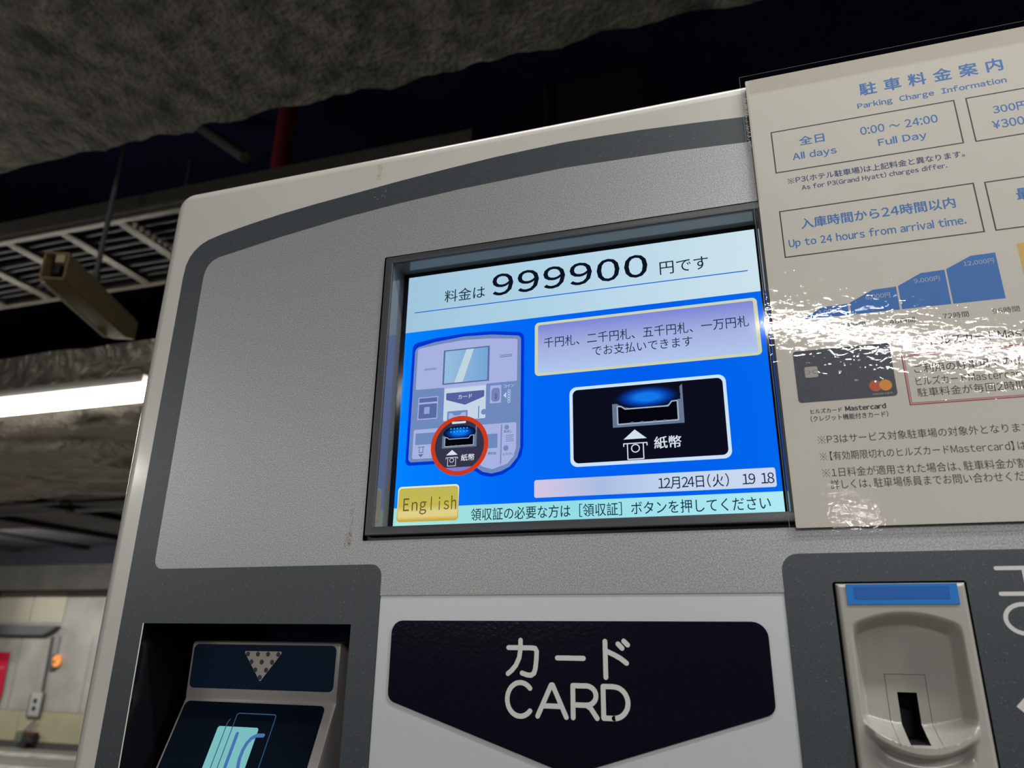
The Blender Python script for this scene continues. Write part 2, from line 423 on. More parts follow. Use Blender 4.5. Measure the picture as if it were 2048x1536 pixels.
obj('hanging_rod', hr, mat('rod_grey', (.16, .16, .175), .45, metal=.4), lampb, 'grey hanging rod')
obj('rod_nut', tube_mesh([rt+Vector((0, 0, 0)), rt+Vector((0, 0, .05))], .017, 6), M_rackd, lampb)

# ---------------------------------------------------------------- insulated duct with the lit tube on its lower edge
def foil_mat():
    m, N, L, P = node_mat('foil_wrap')
    P.inputs['Base Color'].default_value = (.30, .27, .225, 1); P.inputs['Metallic'].default_value = .5; P.inputs['Roughness'].default_value = .36
    tc = N.new('ShaderNodeTexCoord'); n = N.new('ShaderNodeTexNoise'); n.inputs['Scale'].default_value = 9; n.inputs['Detail'].default_value = 5; n.inputs['Distortion'].default_value = 1.2
    L.new(tc.outputs['Object'], n.inputs['Vector'])
    b = N.new('ShaderNodeBump'); b.inputs['Strength'].default_value = .9; b.inputs['Distance'].default_value = .04
    L.new(n.outputs['Fac'], b.inputs['Height']); L.new(b.outputs[0], P.inputs['Normal']); return m
M_foil = foil_mat()
def duct():
    bm = bmesh.new(); x0, x1 = -9.5, -.2; yf, yb = 2.42, 4.66; zb, zt = ZO+.985, ZO+1.25; nx = 190
    prof = []
    for k in range(7): prof.append((yf+.02*math.sin(k/6*3.1), zt-(zt-zb-.06)*k/6))
    for k in range(1, 7): w = k/6*math.pi/2; prof.append((yf+.06-.06*math.cos(w), zb+.06-.06*math.sin(w)))
    for k in range(1, 34): prof.append((yf+.06+(yb-yf-.12)*k/34, zb))
    for k in range(0, 4): w = k/3*math.pi/2; prof.append((yb-.06+.06*math.sin(w), zb+.06-.06*math.cos(w)))
    prof.append((yb, zt)); g = []
    for i in range(nx+1):
        x = x0+(x1-x0)*i/nx; row = []
        for (y, z) in prof:
            q = Vector((x*1.3, y*2.6, z*2)); q += Vector((noise.noise(q*.8), noise.noise(q*.8+Vector((9, 0, 0))), 0))*.7
            d = (1-abs(noise.noise(q))*2.2)*.035 + noise.fractal(q*3, .9, 2.2, 3)*.012
            under = 1.5 if z < zb+.03 else .12
            row.append(bm.verts.new((x, y + (d*.25 if under < 1 else 0), z - d*under)))
        g.append(row)
    for i in range(nx):
        for j in range(len(prof)-1): bm.faces.new((g[i][j], g[i][j+1], g[i+1][j+1], g[i+1][j]))
        bm.faces.new((g[i][-1], g[i][0], g[i+1][0], g[i+1][-1]))
    bm.faces.new(g[0]); bm.faces.new(g[-1])
    return frombm(bm, smooth=60)
tag(obj('insulated_duct', duct(), M_foil, None, loc=(-4.8, 3.5, ZO+1)), 'wide foil-wrapped air duct with a crumpled underside, behind the lit tube', 'duct')
fl = thing('fluorescent_lamp', 'lit white fluorescent tube running along the foil duct, left of the machine', 'lamp', W(-4000, 2350, 960))
obj('lamp_tube', tube_mesh([W(-5600, 2350, 922), W(-2480, 2350, 922)], .040, 16), glow('tube_light', (1, .965, .86), 26), fl, 'glowing tube')
obj('lamp_body', box(W(-5600, 2318, 966), W(-2560, 2400, 1012), .006), mat('lamp_body_white', (.42, .40, .38), .4), fl)
obj('lamp_holder', box(W(-2478, 2318, 880), W(-2450, 2385, 966), .006), mat('holder_yellow', (.5, .45, .2), .4), fl)

# pipes behind the duct
M_pipe = mat('pale_pipe', (.75, .8, .8), .4, metal=.3)
pr = thing('steel_pipe', 'pale thin pipe running along behind the foil duct', 'pipe', W(-6300, 5000, 1000))
obj('pipe_length', tube_mesh([W(-12000, 5000, 1006), W(-5900, 5000, 1008)], .018), M_pipe, pr)
obj('coupling', tube_mesh([W(-5990, 5000, 1008), W(-5900, 5000, 1008)], .028), mat('brown_coupling', (.16, .12, .09), .5), pr, 'brown coupling')
obj('pipe_length', tube_mesh([W(-5900, 5000, 1008), W(-1000, 5000, 1010)], .016), mat('rusty_pipe', (.15, .12, .10), .5), pr, 'brownish length of pipe')
for x0, x1 in ((-12000, -5960), (-5860, -1000)):
    obj('angle_rail', box(W(x0, 5030, 915), W(x1, 5060, 945)), mat('angle_grey', (.2, .21, .21), .5), pr)  # separate steel angle, only grouped with the pipe
for x in (-9000, -7400, -4200, -2600): obj('clip', box(W(x, 5015, 930), W(x+30, 5035, 1010)), M_pipe, pr)

# red pipe, brace and hangers high in the dark
tag(obj('red_pipe', tube_mesh([W(-2153, 2600, 1310), W(-2153, 2600, 2877)], .054, 20), mat('red_paint', (.30, .03, .03), .6), None, loc=W(-2153, 2600, 1310)), 'thick red vertical pipe showing above the machine', 'pipe')
br = tube_mesh([W(-2900, 2600, 2870), W(-2800, 2600, 2758), W(-2408, 2600, 2438)], .035, 8)
tag(obj('diagonal_brace', br, mat('brace_grey', (.12, .11, .10), .7), None, loc=W(-2650, 2600, 2640)), 'dim grey diagonal brace beside the red pipe', 'brace')
for x, lab, r in ((-3205, 'thin dark hanger rod left of the diagonal brace', .012), (-705, 'thin dark hanger rod above the middle of the machine', .012)):
    tag(obj('hanger_rod', tube_mesh([W(x, 3000, 1700), W(x, 3000, 2875)], r, 8), mat('hanger_grey', (.10, .095, .095), .6), None, loc=W(x, 3000, 1700)), lab, 'rod')
tag(obj('hanging_duct_box', box(W(-640, 3000, 2250), W(-150, 3300, 2875), .01), mat('dim_grey_box', (.06, .058, .056), .8), None, loc=W(-400, 3150, 2250)), 'dim grey vertical duct above the machine, in the dark', 'duct')

# back wall fittings
tagm = mat('fascia_dark', (.10, .10, .10), .5)
hood = fill_mesh([[(-13500, 34), (-10045, -16), (-10080, -60), (-10260, -150), (-13500, -150)]], 8860, 110)
tag(obj('dark_fascia', hood, tagm, None, loc=W(-11500, 8880, -100)), 'dark grey overhanging ledge across the back wall', 'ledge')
M_red = mat('red_sheet', (.55, .015, .045), .35)
rs = thing('red_banner', 'glossy red sheet fixed low on the back wall at the left edge', 'banner', W(-11100, 8975, -820))
obj('sheet', fill_mesh([[(-11500, -405), (-10950, -413), (-10945, -760), (-10925, -1010), (-10960, -1240), (-11500, -1240)]], 8960, 8), M_red, rs)
obj('stripe', fill_mesh([rrect(-11480, -10985, -650, -620)], 8959), mat('red_pale', (.6, .1, .12), .5), rs, 'paler stripe')
M_cond = mat('conduit_grey', (.24, .24, .23), .5)
cdt = thing('conduit', 'pair of grey conduits dropping down the back wall to the socket', 'conduit', W(-10110, 8960, -980))
obj('conduit_pipe', tube_mesh([W(-10150, 8950, -175), W(-10120, 8950, -960)], .018), mat('conduit_dark', (.10, .10, .10), .5), cdt, 'darker conduit')
obj('conduit_pipe', box(W(-10110, 8965, -425), W(-10010, 8988, -165)), M_cond, cdt)
cl = thing('call_lamp', 'round orange lamp in a dark holder on the back wall', 'lamp', W(-9950, 8950, -520))
obj('holder', box(W(-10085, 8920, -640), W(-9975, 8990, -430), .01), mat('holder_dark', (.10, .10, .10), .5), cl)
bm = bmesh.new(); bmesh.ops.create_uvsphere(bm, u_segments=20, v_segments=12, radius=1)
for v in bm.verts: v.co = W(-9945+v.co.x*70, 8930+v.co.y*50, -515+v.co.z*88)
obj('lens', frombm(bm, smooth=80), glow('orange_lamp_light', (1, .36, .10), 1.0), cl, 'glowing orange lens')
obj('lens_core', tube_mesh([W(-9945, 8876, -530), W(-9945, 8884, -530)], .024, 12), mat('lens_core_brown', (.25, .1, .02), .5), cl)
ob = thing('socket_box', 'pale wall socket plate with two dark outlets', 'socket', W(-10195, 8950, -1110))
obj('back_box', box(W(-10335, 8940, -1315), W(-10075, 8990, -985), .006), mat('box_dark_grey', (.13, .13, .125), .6), ob)  # darker grey box behind the socket plate
obj('plate', box(W(-10290, 8925, -1290), W(-10085, 8942, -970), .006), mat('socket_plate', (.42, .42, .40), .5), ob)
for z in (-1080, -1185):
    obj('outlet', tube_mesh([W(-10190, 8918, z), W(-10190, 8928, z)], .034, 12), mat('outlet_dark', (.02, .02, .02), .5), ob)
pv = thing('plug_valve', 'dark plug and valve cluster on a cable below the wall socket', 'valve', W(-10180, 8920, -1560))
bm = bmesh.new(); tube(bm, [W(-10130, 8930, -1340), W(-10180, 8925, -1400), W(-10260, 8920, -1470), W(-10280, 8910, -1520)], .016, 8); obj('cable', frombm(bm, smooth=60), M_cond, pv)
obj('valve_body', box(W(-10360, 8860, -1640), W(-10240, 8950, -1490), .02), mat('valve_grey_green', (.13, .15, .11), .5), pv)
obj('plug', box(W(-10190, 8850, -1560), W(-9995, 8940, -1500), .015), mat('plug_maroon', (.05, .02, .02), .5), pv)
obj('plug', box(W(-10200, 8850, -1640), W(-10010, 8940, -1575), .015), mat('plug_black', (.025, .025, .025), .5), pv)
obj('plug', box(W(-10240, 8850, -1700), W(-10130, 8940, -1640), .015), mat('plug_black2', (.02, .02, .02), .5), pv)
tag(obj('floor_line', box((-14, 8.28, 0), (-7.5, 8.52, .012)), mat('line_paint', (.50, .49, .42), .7, var=.35, vscale=4), None, loc=(-10.5, 8.4, 0)), 'pale painted line on the floor nearest the back wall', 'floor marking')
tag(obj('floor_line', box((-13, 7.3, 0), (-7.0, 7.6, .012)), mat('line_paint_worn', (.46, .45, .40), .7, var=.35, vscale=4), None, loc=(-10, 7.4, 0)), 'second pale floor line, farther out from the back wall', 'floor marking')
obj('baseboard_back', box(W(-13000, 8960, -1722), W(-8000, 8999, -1640)), mat('skirting_dark', (.07, .07, .065), .6), None, kind='structure')

# ================================================================ PAYMENT MACHINE
mach = thing('payment_machine', 'grey and silver parking fee payment machine with a lit screen', 'payment machine', W(106.5, 200, -1722))
XL, XR, ZT = -187, 400, 90.3; XC = (XL+XR)/2
BL_, BR_ = -167.5, 2*XC+167.5
top_pts = [(211.5, 67.6), (187.6, 68.8), (160, 70.2), (137.8, 70.8), (106.5, 71.0), (81.5, 70.4), (60, 69.6), (30, 67.6), (-4.3, 64.9), (-34.7, 61.9), (-69, 58.6), (-94.3, 55.6), (-116.6, 52.2), (-139.5, 48.0), (-151.1, 45.0), (-157, 42), (-161.5, 38), (-164.6, 33.5), (-166.8, 27), (-167.5, 18)]
left = [p for p in reversed(top_pts) if p[0] < XC]
band_out = [(BL_, -560)] + left + [(XC, 71.0)] + [(2*XC-x, z) for x, z in reversed(left)] + [(BR_, -560)]
ti = [(106.5, 52.4), (72.9, 51.4), (40, 50.4), (-3.1, 47.7), (-42.6, 43.9), (-91.8, 37.3), (-122.1, 32.3), (-139.6, 29.4), (-144.5, 27.3), (-147.6, 24), (-149.4, 19.5), (-150, 14)]
li = list(reversed(ti))
panel_loop = fillet([(-150, -181, 6), (2.3, -180.4, 6), (2.3, -197.2, 0), (206.3, -197.0, 0), (206.3, -180.0, 7), (2*XC+150, -180.0, 6)])
# fillet() rounds the concave corners the other way, so those two are written out
def arc(cx, cz, r, a0, a1, n=7): return [(cx+r*math.cos(math.radians(a0+(a1-a0)*k/(n-1))), cz+r*math.sin(math.radians(a0+(a1-a0)*k/(n-1)))) for k in range(n)]
lower = arc(-144, -174.8, 6, 180, 270) + arc(-4.2, -187.2, 6.5, 90, 0) + [(2.3, -197.2), (206.3, -197.0)] + arc(213.8, -187.4, 7.5, 180, 90) + arc(2*XC+144, -174, 6, 270, 360)
panel_out = lower + [(2*XC-x, z) for x, z in li] + list(reversed(li))[1:]
SCR = rrect(-10.8, 222.0, -168.0, 9.1, .8)
ICO = rrect(-150.6, -13.8, -420, -211.8, .3)
COI = rrect(227.0, 280.3, -420, -192.7, 1.2)
CARDR = rrect(2.3, 206.3, -380, -197.1, 0)
# cabinet: shell with rounded front arris, open where the fascia sits
def cabinet():
    outl = fillet([(XL, -1722, 0), (XR, -1722, 0), (XR, ZT, 11), (XL, ZT, 11)], 10)
    bm = bmesh.new(); R = 9
    def ring(inset, y):
        pts = fillet([(XL+inset, -1722, 0), (XR-inset, -1722, 0), (XR-inset, ZT-inset, 14-inset), (XL+inset, ZT-inset, 14-inset)], 10)
        return [bm.verts.new(W(x, y, z)) for x, z in pts]
    rs = [ring(0, 420)]
    for k in range(7):
        w = k/6*math.pi/2; rs.append(ring(R*(1-math.sin(w))*0 + R*(1-math.cos(w)), R*(1-math.sin(w))))
    # front rolls from the side (y=R) to the face (y=0)
    for a, b in zip(rs, rs[1:]):
        n = len(a)
        for i in range(n): bm.faces.new((a[i], a[(i+1) % n], b[(i+1) % n], b[i]))
    bm.faces.new(rs[0])
    return frombm(bm, smooth=45)
obj('cabinet', cabinet(), M_white, mach)
facel = fillet([(XL+9, -1722, 0), (XR-9, -1722, 0), (XR-9, ZT-9, 5), (XL+9, ZT-9, 5)], 10)
plate('front_frame', [facel, band_out], 0, M_white, mach)
plate('charcoal_border', [band_out, panel_out, ICO, COI, rrect(2.3, 206.3, -380, -197.1)], 0, M_band, mach)
plate('silver_fascia', [panel_out, SCR], 0, M_panel, mach)
plate('card_fascia', [CARDR], .5, M_silver, mach)
plate('fascia_edge', [rrect(2.3, 206.3, -197.2, -196.7)], -.05, mat('edge_grey', (.30, .29, .27), .4), mach)  # thin grey strip along the step above the card area
# tape residue and scuffs
def speck_patch(name, x0, x1, z0, z1, n, col, y=-.06, r=.5):
    bm = bmesh.new()
    for k in range(n):
        x = random.uniform(x0, x1); z = random.uniform(z0, z1); s = r*random.uniform(.3, 1)
        bm.faces.new([bm.verts.new(W(x+s*math.cos(a)*random.uniform(.5, 1.2), y-.002*(k % 6), z+s*math.sin(a)*random.uniform(.5, 1.4))) for a in (0, 1, 2, 3, 4, 5)])
    me = bpy.data.meshes.new(name); bm.to_mesh(me); bm.free()
    return obj(name, me, mat(name+'_mat', col, .8), mach, kind='stuff')
speck_patch('tape_residue', -21.5, -18, 69, 81, 120, (.50, .46, .30), r=.45)
speck_patch('glue_residue', -19.5, -17.5, -171, -147, 60, (.30, .28, .23), r=.5)
speck_patch('glue_residue', -22, -18.5, -171, -163, 40, (.30, .28, .22), r=.5)
speck_patch('paint_chip', -24, -12, 53, 62, 9, (.5, .5, .5), r=.35)

# card sign with rounded lettering
sign = fill_mesh([fillet([(10.6, -209.8, 6), (10.7, -248.2, 5), (105.3, -277.2, 3), (197.8, -248.0, 5), (197.7, -209.8, 7)])], -.3, .7)
sg = obj('card_sign', sign, M_black, mach, 'black arrow-shaped card sign')
strokes('lettering', [[(74.9, -222.4), (86.5, -222.4), (88.6, -222.6), (89.4, -224), (89.2, -228), (88.7, -232), (88.0, -234), (86.6, -234.9), (84.5, -234.8), (82.0, -234.0)],
    [(81.1, -218.9), (81.1, -223), (80.5, -227), (78.8, -230.6), (76.6, -233), (74.8, -234.4)],
    [(99.7, -226.8), (112.6, -226.8)], [(123.2, -219), (123.2, -235)], [(123.6, -223.3), (127.5, -225), (130.5, -226.6), (133.2, -228.6)], [(129.4, -220.1), (131.3, -222)], [(132.2, -218.8), (134.0, -220.5)],
    ell(81.2, -245.8, 6.6, 7.5, 22, 42, 318), [(89.9, -252.9), (96.6, -239), (97.3, -239), (103.9, -252.9)], [(92.4, -248.3), (101.4, -248.3)],
    [(107.2, -252.9), (107.2, -239), (113.6, -239)] , ell(113.6, -243.2, 4.7, 4.25, 10, 90, -90), [(113.6, -247.4), (107.2, -247.4)], [(113.6, -247.4), (115.6, -248.6), (118.6, -252.8)],
    [(126.5, -252.6), (121.7, -252.6), (121.7, -239), (126.5, -239)], ell(126.5, -245.8, 6.7, 6.8, 14, 90, -90)], 2.3, -.36, M_ink_white, sg, 'white katakana and CARD lettering')

# screen bezel
# the right part of the frame lies under the notice
bz_o = rrect(-9.2, 220.6, -165.4, 7.7, .6); bz_i = rrect(-4.1, 213.0, -160.6, 3.1, .3)
bezel = plate('screen_bezel', [bz_o, bz_i], -1.6, M_bezel, mach, thick=9, bev=.5)
obj('gap_lining', fill_mesh([SCR, rrect(-9.1, 220.5, -165.3, 7.6)], 3), M_plastic_black, bezel)
bm = bmesh.new()
a = [bm.verts.new(W(x, 0.2, z)) for x, z in rrect(-4.1, 213.0, -160.6, 3.1)]; b = [bm.verts.new(W(x, 14.2, z)) for x, z in rrect(-3.4, 212.3, -160.3, 2.8)]
for k in range(4): bm.faces.new((a[k], a[(k+1) % 4], b[(k+1) % 4], b[k]))
obj('inner_wall', frombm(bm), M_bezel_in, bezel)
dsp = obj('display', fill_mesh([rrect(-4.2, 215.5, -160.8, 3.2)], 14.3), M_glass_black, mach)
SW, SH = 211.2, 158.4
Y = 14.05
def scr(name, loops, lay, m, label=None): return plate(name, loops, Y-lay*.05, m, dsp, label=label)
s_head = glow_ramp('screen_header', [(0, srgb(160, 198, 220)), (.45, srgb(178, 212, 232)), (1, srgb(205, 228, 238))])  # backlight glow towards the right is put into the header colour
s_blue = glow_ramp('screen_blue', [(0, srgb(0, 132, 255)), (.3, srgb(0, 108, 248)), (.7, srgb(0, 94, 238)), (1, srgb(0, 104, 238))])  # viewing-angle falloff of the panel is put into the blue
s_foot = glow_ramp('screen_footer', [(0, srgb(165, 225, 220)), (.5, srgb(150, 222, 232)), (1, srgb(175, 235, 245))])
s_dark = glow('screen_ink', srgb(20, 42, 62)); s_ink2 = glow('screen_ink_black', srgb(12, 20, 34)); s_line = glow('screen_line', srgb(10, 95, 215))
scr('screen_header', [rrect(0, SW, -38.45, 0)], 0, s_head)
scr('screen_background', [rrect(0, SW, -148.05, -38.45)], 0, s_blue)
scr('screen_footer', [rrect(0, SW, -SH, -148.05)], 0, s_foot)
scr('header_rule', [rrect(5.4, 205.6, -25.5, -24.9)], 1, s_line)
text('lettering', [('料金は', 25.4, 52.0, -16.6, None, .03)], Y-.05, s_dark, dsp)
text('fee_digits', [(c, a, a+12.9, -13.3, 14.4, .3) for c, a in zip('999900', (57.0, 73.2, 89.4, 105.6, 121.9, 138.1))], Y-.05, s_ink2, dsp, 'large black fee digits 999900', join=True)
text('lettering', [('円です', 158.1, 185.0, -16.8, None, .03)], Y-.05, s_dark, dsp)
scr('message_frame', [rrect(83.9, 208.6, -75.3, -41.9, 2.6)], 1, glow('screen_cream', srgb(205, 212, 180)))
scr('message_box', [rrect(85.9, 206.6, -73.6, -43.6, 1.2)], 2, glow_ramp('screen_message', [(0, srgb(178, 200, 238)), (.55, srgb(165, 175, 225)), (1, srgb(125, 135, 215))], 'Z'))
text('lettering', [('千円札、二千円札、五千円札、一万円札', 89.5, 203.4, -55.2, 6.6, 0, 'mono'), ('でお支払いできます', 117.9, 173.3, -63.4, 6.2, 0, 'mono')], Y-.15, s_dark, dsp)
scr('picture_frame', [rrect(104.2, 188.9, -129.9, -84.2, 4)], 1, glow('screen_white', srgb(205, 228, 250)))
scr('picture_panel', [rrect(106, 187.2, -128, -86, 3)], 2, glow('screen_black', srgb(12, 14, 30)))
# bank note slot picture
sl_frame = glow('slot_frame_grey', srgb(105, 118, 145)); sl_black = glow('slot_black', srgb(5, 6, 14)); sl_lite = glow('slot_light', srgb(165, 180, 200)); s_wht = glow('screen_icon_white', srgb(215, 225, 235))
def blueglow(name):
    m = glow(name, (0, .2, .8)); N = m.node_tree.nodes; L = m.node_tree.links
    tc = N.new('ShaderNodeTexCoord'); g = N.new('ShaderNodeTexGradient'); g.gradient_type = 'QUADRATIC_SPHERE'
    mp = N.new('ShaderNodeMapping'); mp.inputs['Location'].default_value = (-1, 0, -1); mp.inputs['Scale'].default_value = (2, 0, 2)
    L.new(tc.outputs['Generated'], mp.inputs[0]); L.new(mp.outputs[0], g.inputs[0])
    r = N.new('ShaderNodeValToRGB'); r.color_ramp.elements[0].color = (*srgb(10, 14, 34), 1); r.color_ramp.elements[1].color = (*srgb(20, 120, 235), 1)
    r.color_ramp.elements[1].position = .45; e = r.color_ramp.elements.new(.12); e.color = (*srgb(4, 60, 160), 1)
    L.new(g.outputs[0], r.inputs[0]); L.new(r.outputs[0], [n for n in N if n.type == 'EMISSION'][0].inputs[0]); return m
s_glow = blueglow('screen_blue_glow')
def note_slot(x0, x1, z0, z1, lay, tall, s):
    """x0..x1, z0..z1: slot frame; tall: how high the side stands reach"""
    scr('slot_surround', [[(x0, z0), (x1, z0), (x1, z1+tall), (x1-1.4*s, z1+tall-1.2*s), (x1-1.4*s, z1), (x0, z1)]], lay, sl_frame)
    w = x1-x0
    scr('slot_glow', [ell((x0+x1)/2, z1+2.6*s, w*.47, 6.6*s, 36)], lay+1, s_glow)
    scr('slot_mouth', [[(x0+2.6*s, z0+1.4*s), (x1-2.8*s, z0+1.6*s), (x1-2.8*s, z1-.6*s), (x1-6*s, z1-.8*s), (x1-8*s, z1-3*s), (x0+8*s, z1-3*s), (x0+6*s, z1-2*s), (x0+2.6*s, z1-1.6*s)]], lay+2, sl_black)
    strokes('slot_rim', [[(x0+2.8*s, z0+1.6*s), (x1-3*s, z0+1.8*s), (x1-3*s, z1-1*s)], [(x0+2.8*s, z0+1.6*s), (x0+2.8*s, z1-1.6*s), (x0+5*s, z1-1.8*s), (x0+7*s, z1-3.4*s), (x1-8*s, z1-3.4*s), (x1-6*s, z1-1*s), (x1-3.4*s, z1-.8*s)]], .7*s, Y-(lay+3)*.05, sl_lite, dsp)
    strokes('slot_teeth', [[(x0+w*k, z0+2.1*s), (x0+w*k+1.2*s, z0+2.1*s)] for k in (.26, .4, .58, .72)], .7*s, Y-(lay+3)*.05-.02, sl_frame, dsp)
note_slot(128.1, 166.2, -109.4, -96.0, 3, 8.4, 1.0)
def note_icon(cx, ztri, w, lay, s):
    """up arrow over a bank note sliding out"""
    scr('arrow', [[(cx-w/2, ztri-5.2*s), (cx+w/2, ztri-5.2*s), (cx, ztri)]], lay, s_wht)
    zt = ztri-7.6*s
    strokes('note_icon', [[(cx-w/2, zt-1.4*s), (cx-w/2, zt), (cx+w/2, zt), (cx+w/2, zt-1.4*s)], [(cx-w*.34, zt), (cx-w*.34, zt-8.6*s), (cx+w*.34, zt-8.6*s), (cx+w*.34, zt)], ell(cx, zt-2.8*s, 2.1*s, 2.1*s, 16)+[(cx+2.1*s, zt-2.8*s)]], .55*s, Y-lay*.05, s_wht, dsp)
note_icon(139.8, -111.2, 12.4, 3, 1.0)
text('lettering', [('紙幣', 149.8, 163.9, -119.3, 6.6, .10)], Y-.15, s_wht, dsp)
scr('date_bar', [rrect(83.8, 208.7, -145.7, -135.9, 1.2)], 1, glow_ramp('screen_date', [(0, srgb(215, 200, 228)), (.3, srgb(170, 190, 228)), (.6, srgb(195, 215, 240)), (1, srgb(205, 215, 240))]))
text('lettering', [('12月24日(火)  19 18', 150.8, 207.8, -141.0, 6.8, .05, 'mono')], Y-.1, s_dark, dsp)
scr('language_button', [rrect(2.0, 39.8, -156.1, -135.7, 2.2)], 1, glow_ramp('screen_yellow_edge', [(0, srgb(200, 165, 50)), (.6, srgb(215, 205, 150)), (1, srgb(235, 235, 220))], 'Z'))
scr('language_button_face', [rrect(2.7, 39.2, -155.5, -136.7, 1.8)], 2, glow_ramp('screen_yellow', [(0, srgb(196, 165, 52)), (.12, srgb(226, 205, 130)), (.25, srgb(222, 210, 140)), (.45, srgb(200, 184, 78)), (1, srgb(190, 182, 92))], 'Z'))
text('lettering', [(c, x-w/2, x+w/2, z, h, .06) for c, x, w, z, h in (('E', 7.7, 3.6, -146.2, 7.2), ('n', 13.0, 3.5, -147.3, 5.0), ('g', 18.2, 4.2, -148.4, 7.4), ('l', 23.2, .5, -146.0, 7.6), ('i', 28.2, .7, -146.2, 7.4), ('s', 32.5, 3.2, -147.3, 5.0), ('h', 36.9, 2.9, -146.0, 7.6))], Y-.15, glow('screen_button_ink', srgb(105, 92, 50)), dsp, join=True)
text('lettering', [('領収証の必要な方は［領収証］ボタンを押してください', 47.4, 204.9, -153.4, 6.9, .03, 'mono')], Y-.05, s_dark, dsp)
# little picture of the whole machine on the screen
i_out = fillet([(5.4, -123.4, 3), (5.6, -47.3, 4), (8, -46, 0), (19.1, -44.3, 0), (39.4, -43.2, 0), (58, -43.9, 0), (77.4, -46.9, 4), (77.4, -116.2, 0), (76.2, -121.8, 0), (71.9, -127.9, 0), (65.5, -131.6, 0), (59.0, -132.8, 0), (53.0, -131.4, 0), (48.3, -128.4, 0), (45, -123.4, 0)])
i_body = fillet([(7.2, -121.5, 2.5), (7.4, -49.4, 3.5), (20, -46.8, 0), (39.5, -45.2, 0), (57, -46.0, 0), (75.5, -48.9, 3), (75.6, -116.8, 0), (74, -122.3, 0), (69.6, -127.4, 0), (64.5, -129.8, 0), (59.0, -130.8, 0), (53.8, -129.6, 0), (50, -127, 0), (46, -121.5, 0)])
scr('machine_picture', [i_out], 1, glow('screen_deep_blue', srgb(2, 52, 205)))
s_body = glow('screen_slate', srgb(112, 138, 190)); s_lav = glow('screen_lavender', srgb(168, 178, 225)); s_pale = glow('screen_pale', srgb(196, 214, 232)); s_sl = glow('screen_slate_dark', srgb(88, 108, 165))
scr('machine_picture_body', [i_body], 2, s_body)
scr('machine_picture_fascia', [fillet([(9.3, -76.8, .8), (9.3, -50.2, 1.5), (23.4, -48.6, 0), (39.6, -47.6, 0), (55, -48.3, 0), (73.3, -50.6, 1.5), (73.3, -77.0, .8), (54.8, -77.0, 0), (54.4, -78, 0), (28.1, -78, 0), (27.6, -77, 0)])], 3, s_lav)
scr('machine_picture_card_area', [rrect(28.1, 54.4, -98.0, -77.6, .8)], 3, s_pale)
scr('machine_picture_sign', [fillet([(29.4, -80.8, .6), (29.5, -85, .6), (41.6, -88.9, .8), (53.4, -84.8, .6), (53.4, -80.8, .6)])], 4, glow('screen_sign', srgb(85, 98, 160)))
text('lettering', [('カード', 37.2, 45.8, -83.8, None, .06)], Y-.25, s_pale, dsp)
scr('machine_picture_screen', [rrect(26.6, 56.1, -75.3, -53.1)], 4, s_sl)
scr('machine_picture_screen_glass', [rrect(27.7, 55.0, -74.5, -53.9)], 5, glow_ramp('screen_glass', [(0, srgb(150, 190, 222)), (1, srgb(120, 165, 215))]))
scr('machine_picture_gleam', [[(41.4, -53.9), (46.1, -53.9), (39.6, -74.5), (34.2, -74.5)]], 6, glow('screen_gleam', srgb(192, 214, 222)))
text('lettering', [('AMANO', 14.4, 22.4, -64.3, 1.5, .03)], Y-.25, glow('screen_grey_ink', srgb(95, 105, 150)), dsp)
strokes('speaker_dots', [[(62.9+k*.85, z), (63.1+k*.85, z)] for k in range(9) for z in (-60.2, -61.2)], .55, Y-.25, s_sl, dsp)
scr('machine_picture_reader', [frame_loop(11.6, 24.3, -96, -82, .6)[0]], 4, s_lav)
scr('machine_picture_reader_face', [rrect(12.2, 23.8, -85.3, -82.6), rrect(12.2, 23.8, -95.4, -86.4)], 5, s_sl)
scr('machine_picture_reader_card', [rrect(15.7, 19.2, -92.6, -88.3)], 6, glow('screen_card', srgb(150, 165, 215)))
scr('machine_picture_coin_slot', [rrect(57, 63.8, -89.5, -78.6)], 4, s_lav)
scr('machine_picture_coin_bowl', [rrect(57.8, 63.0, -88.6, -80.2, 2)], 5, glow('screen_mid', srgb(120, 130, 180)))
scr('machine_picture_coin_hole', [rrect(60, 61.4, -87.3, -83.6, .3)], 6, s_sl)
text('lettering', [('コイン', 65.3, 71.6, -79.6, None, .03)], Y-.25, s_pale, dsp)
scr('machine_picture_arrow', [[(65.2, -85.2), (66.9, -83.3), (66.9, -87.1)]], 4, s_pale)
strokes('machine_picture_coins', [ell(68.6, -82.8+-k*1.6, .75, .75, 10)+[(69.35, -82.8-k*1.6)] for k in range(5)], .3, Y-.25, s_pale, dsp)
scr('machine_picture_tray', [rrect(9.6, 34, -119.7, -101.9, 1.2)], 3, s_lav)
scr('machine_picture_tray_mouth', [rrect(11.1, 30, -111.3, -104.3)], 4, s_body)
strokes('machine_picture_tray_icon', [[(13, -112.7), (17.2, -112.7)], [(13.9, -112.7), (13.9, -116), (16.3, -116), (16.3, -112.7)]], .4, Y-.25, s_sl, dsp)
scr('machine_picture_tray_arrow', [[(13.3, -117), (16.9, -117), (15.1, -118.8)]], 4, s_sl)
scr('machine_picture_side_area', [fillet([(48, -101.9, 0), (73.2, -101.9, 1), (73.2, -116.6, 0), (71.8, -121.6, 0), (68, -125.8, 0), (59.3, -128.4, 0), (52.9, -126.4, 0), (48, -120, 0)][::-1])], 3, s_lav)
strokes('machine_picture_rule', [[(64.4, -103), (64.2, -125.4)], [(50.2, -90.6), (50.2, -97.4)]], .7, Y-.2, s_body, dsp)
scr('machine_picture_button', [ell(67.5, -104.5, 1.4), ell(67.2, -116.7, 1.6), ell(49.8+3.6, -94.2, 1.7)], 4, s_body)
